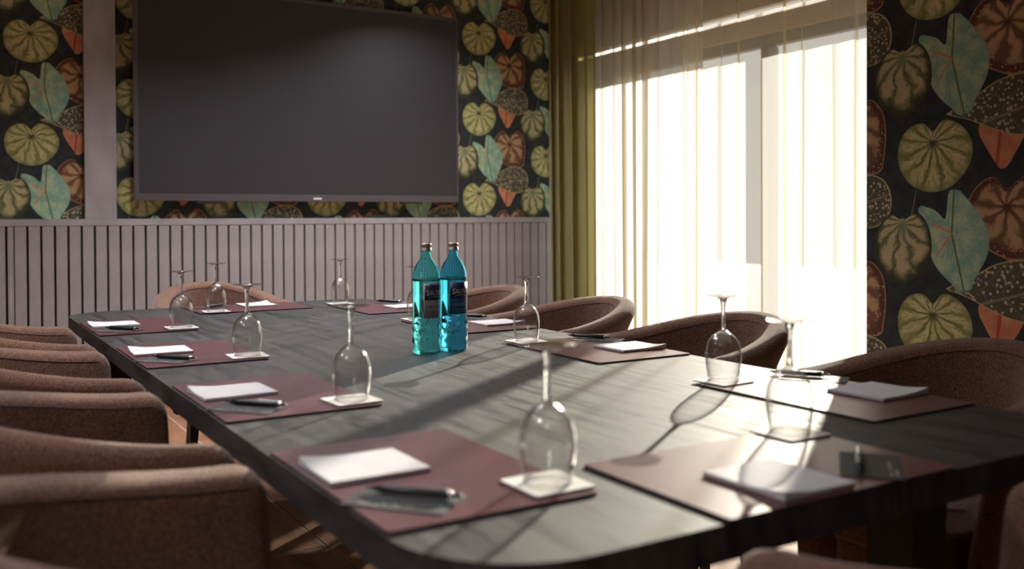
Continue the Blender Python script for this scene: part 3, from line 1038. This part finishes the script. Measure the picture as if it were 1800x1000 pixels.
for n, ((ex, ey), ang, ph, inset, cx_extra, jit) in enumerate(SET):
    A = R_(ang)
    ca, sa = math.cos(A), math.sin(A)
    def W(b, a): return (ex + b * ca - (a + inset) * sa, ey + b * sa + (a + inset) * ca)
    side = 'right' in ph
    x, y = W(0, .15)
    put('mat', (x, y, ZT), A, 'burgundy leather desk mat ' + ph, 'desk mat', 'desk mats on the table')
    ap = .085 if not side else .068
    x, y = W(-.052, ap)
    put('pad', (x, y, ZT + MT + .0002), A + R_(2 * jit), 'white notepad on the desk mat ' + ph, 'notepad', 'notepads on the desk mats')
    b0, a0, b1, a1 = (.063, .041, .167, .128)
    if side: b0, a0, b1, a1 = (.105, .005, .235, .085)
    pa = math.atan2(a1 - a0, b1 - b0)
    cxb, cxa = (.124, .082) if not side else (.135, .055)
    x, y = W(cxb - .004, cxa - .014)
    put('card', (x, y, ZT + MT + .0002), A + pa, 'charcoal printed card under the pen ' + ph, 'card', 'charcoal cards on the desk mats')
    x, y = W((b0 + b1) / 2, (a0 + a1) / 2)
    put('pen', (x, y, ZT + MT + .0022), A + pa + (PI if not side else 0), 'black ballpoint pen on the desk mat ' + ph, 'pen', 'pens on the desk mats')
    gb, ga = (.158, .262) if not side else (.212, .238)
    if side and n == 7: gb = .235
    if n == 9: gb, ga = .18, .272
    x, y = W(gb, ga)
    put('coaster', (x, y, ZT + MT + .0002), A + R_(3 * jit), 'square white coaster under the wine glass ' + ph, 'coaster', 'coasters under the wine glasses')
    put('glass', (x, y, ZT + MT + .0034), A, 'upturned clear wine glass on the coaster ' + ph, 'wine glass', 'upturned wine glasses on the table')

# ------------------------------------------------------------------ bottles
def text_geom(s, size):
    cu = bpy.data.curves.new('lettering', 'FONT')
    cu.body = s; cu.size = size; cu.align_x = 'LEFT'; cu.resolution_u = 3
    o = bpy.data.objects.new('lettering', cu); COL.objects.link(o)
    dg = bpy.context.evaluated_depsgraph_get(); dg.update()
    ev = o.evaluated_get(dg)
    me = ev.to_mesh()
    V = [tuple(v.co) for v in me.vertices]; F = [tuple(p.vertices) for p in me.polygons]
    ev.to_mesh_clear()
    bpy.data.objects.remove(o); bpy.data.curves.remove(cu)
    return V, F

def wrap_text(name, parts, rad, a_c, mat, parent):
    """parts: [(string, size, x, z)], x measured along the arc from angle a_c, reading left to right as seen from outside"""
    V, F = [], []
    for s, size, x, z in parts:
        v, f = text_geom(s, size)
        b = len(V)
        V += [(rad * math.cos(a_c + (x + p[0]) / rad), rad * math.sin(a_c + (x + p[0]) / rad), z + p[1]) for p in v]
        F += [tuple(i + b for i in q) for q in f]
    o = mesh_obj(name, V, F, mat, parent)
    return o

def wrap_patch(name, rad, a0, a1, z0, z1, mat, parent, n=24, th=.0003):
    V, F = [], []
    for rr in (rad, rad + th):
        for i in range(n + 1):
            a = a0 + (a1 - a0) * i / n
            for z in (z0, z1): V.append((rr * math.cos(a), rr * math.sin(a), z))
    N = (n + 1) * 2
    for i in range(n):
        a, b = 2 * i, 2 * i + 2
        F.append((N + a, N + b, N + b + 1, N + a + 1)); F.append((a + 1, b + 1, b, a))
        F.append((a, b, N + b, N + a)); F.append((b + 1, a + 1, N + a + 1, N + b + 1))
    F.append((0, N, N + 1, 1)); F.append((2 * n + 1, N + 2 * n + 1, N + 2 * n, 2 * n))
    return mesh_obj(name, V, F, mat, parent, True)

def build_bottle(kind, loc, label, lab_a0):
    root = thing('water_bottle', label, 'bottle', loc, 0, 'water bottles on the table')
    RB = .0372
    def swirl(a, z):
        if z < .012 or z > .092: return 0
        e = smoothstep(.012, .026, z) * smoothstep(.092, .07, z)
        return .0009 * e * math.sin(11 * a + 210 * z + 1.2 * math.sin(3 * a)) 
    outer = [(0, .006), (.022, .004), (.030, 0), (.0345, .0015), (.0372, .006), (.0378, .012)]
    outer += [(.0378, .012 + .004 * i) for i in range(1, 20)]
    outer += [(.0372, .094), (RB, .098), (RB, .19), (.0378, .196), (.0376, .205), (.0362, .216), (.0330, .228), (.0275, .240), (.0205, .250), (.0155, .257), (.0132, .264), (.0126, .272), (.0126, .290)]
    inner = [(.0100, .290), (.0100, .270), (.0112, .262), (.0150, .2535), (.0240, .240), (.0300, .228), (.0334, .216), (.0346, .204), (.0348, .1965), (.030, .1955), (0, .1955)]
    body = lathe('body', outer + inner, M['bottle_teal' if kind == 'teal' else 'bottle_blue'], root, 72, rfun=swirl)
    body.data.materials.append(M['stem_clear'])
    for p in body.data.polygons:
        vs_ = [body.data.vertices[i].co for i in p.vertices]
        if max(v.z for v in vs_) > .1950 and max(math.hypot(v.x, v.y) for v in vs_) < .0352 and min(v.z for v in vs_) > .195:
            c = sum((v for v in vs_), Vector()) / len(vs_)
            if p.normal.x * c.x + p.normal.y * c.y < 0 or abs(p.normal.z) > .9: p.material_index = 1
    cap = lathe('cap', [(0, .2965), (.0115, .2965), (.0135, .2955), (.0140, .2935), (.0140, .287), (.0133, .2862), (.0133, .2845), (.0142, .2838), (.0142, .2785), (.0150, .2772), (.0150, .2755), (.0132, .2752), (.0132, .280), (.0127, .2912), (0, .2912)], M['capmetal'], root, 40)
    R1 = RB + .0003
    a0 = lab_a0
    arc = R_(105)
    lab = wrap_patch('label', R1, a0, a0 + arc, .098 if kind == 'teal' else .104, .190, M['label_grey' if kind == 'teal' else 'label_blue'], root)
    wrap_patch('label_crest', R1 + .0004, a0 + R_(4 if kind == 'teal' else 3), a0 + R_(101), .146, .186, M['navy'], lab)
    RT = R1 + .0010
    at = a0 + R_(10)
    wrap_text('brand_lettering', [('S', .021, 0, .1585), ('ELTERS', .0155, .0105, .1605)], RT, at, M['label_white'], lab)
    pts = []
    for i in range(16):
        t = i / 15
        a = at + R_(10) + R_(52) * t
        pts.append((RT * math.cos(a), RT * math.sin(a), .1515 + .0035 * math.sin(t * PI) + .002 * t))
    tube('swash', pts, .0004, M['label_white'], lab, 5)
    RT2 = R1 + .0006
    if kind == 'teal':
        wrap_text('variety_lettering', [('NATURELL', .0115, 0, .125)], RT2, at, M['label_dark'], lab)
        wrap_text('small_print', [('Mineralwasser', .0060, 0.002, .1125), ('ohne Kohlensaure', .0055, -.001, .1045)], RT2, at, M['label_dark'], lab)
    else:
        wrap_text('variety_lettering', [('CLASSIC', .0125, 0, .126)], RT2, at, M['label_pale'], lab)
        wrap_text('small_print', [('Mineralwasser', .0055, .002, .1155), ('mit Kohlensaure', .0055, 0, .1085)], RT2, at, M['label_pale'], lab)
    return root

# direction from a bottle to the camera sets nothing: the labels simply face the near right end of the table
build_bottle('teal', (1.136, 2.287, ZT), 'teal glass water bottle with silver-grey label, left of the pair', R_(-119) + R_(-9))
build_bottle('blue', (1.223, 2.296, ZT), 'blue glass water bottle with blue label, right of the pair', R_(-119) + R_(-14))
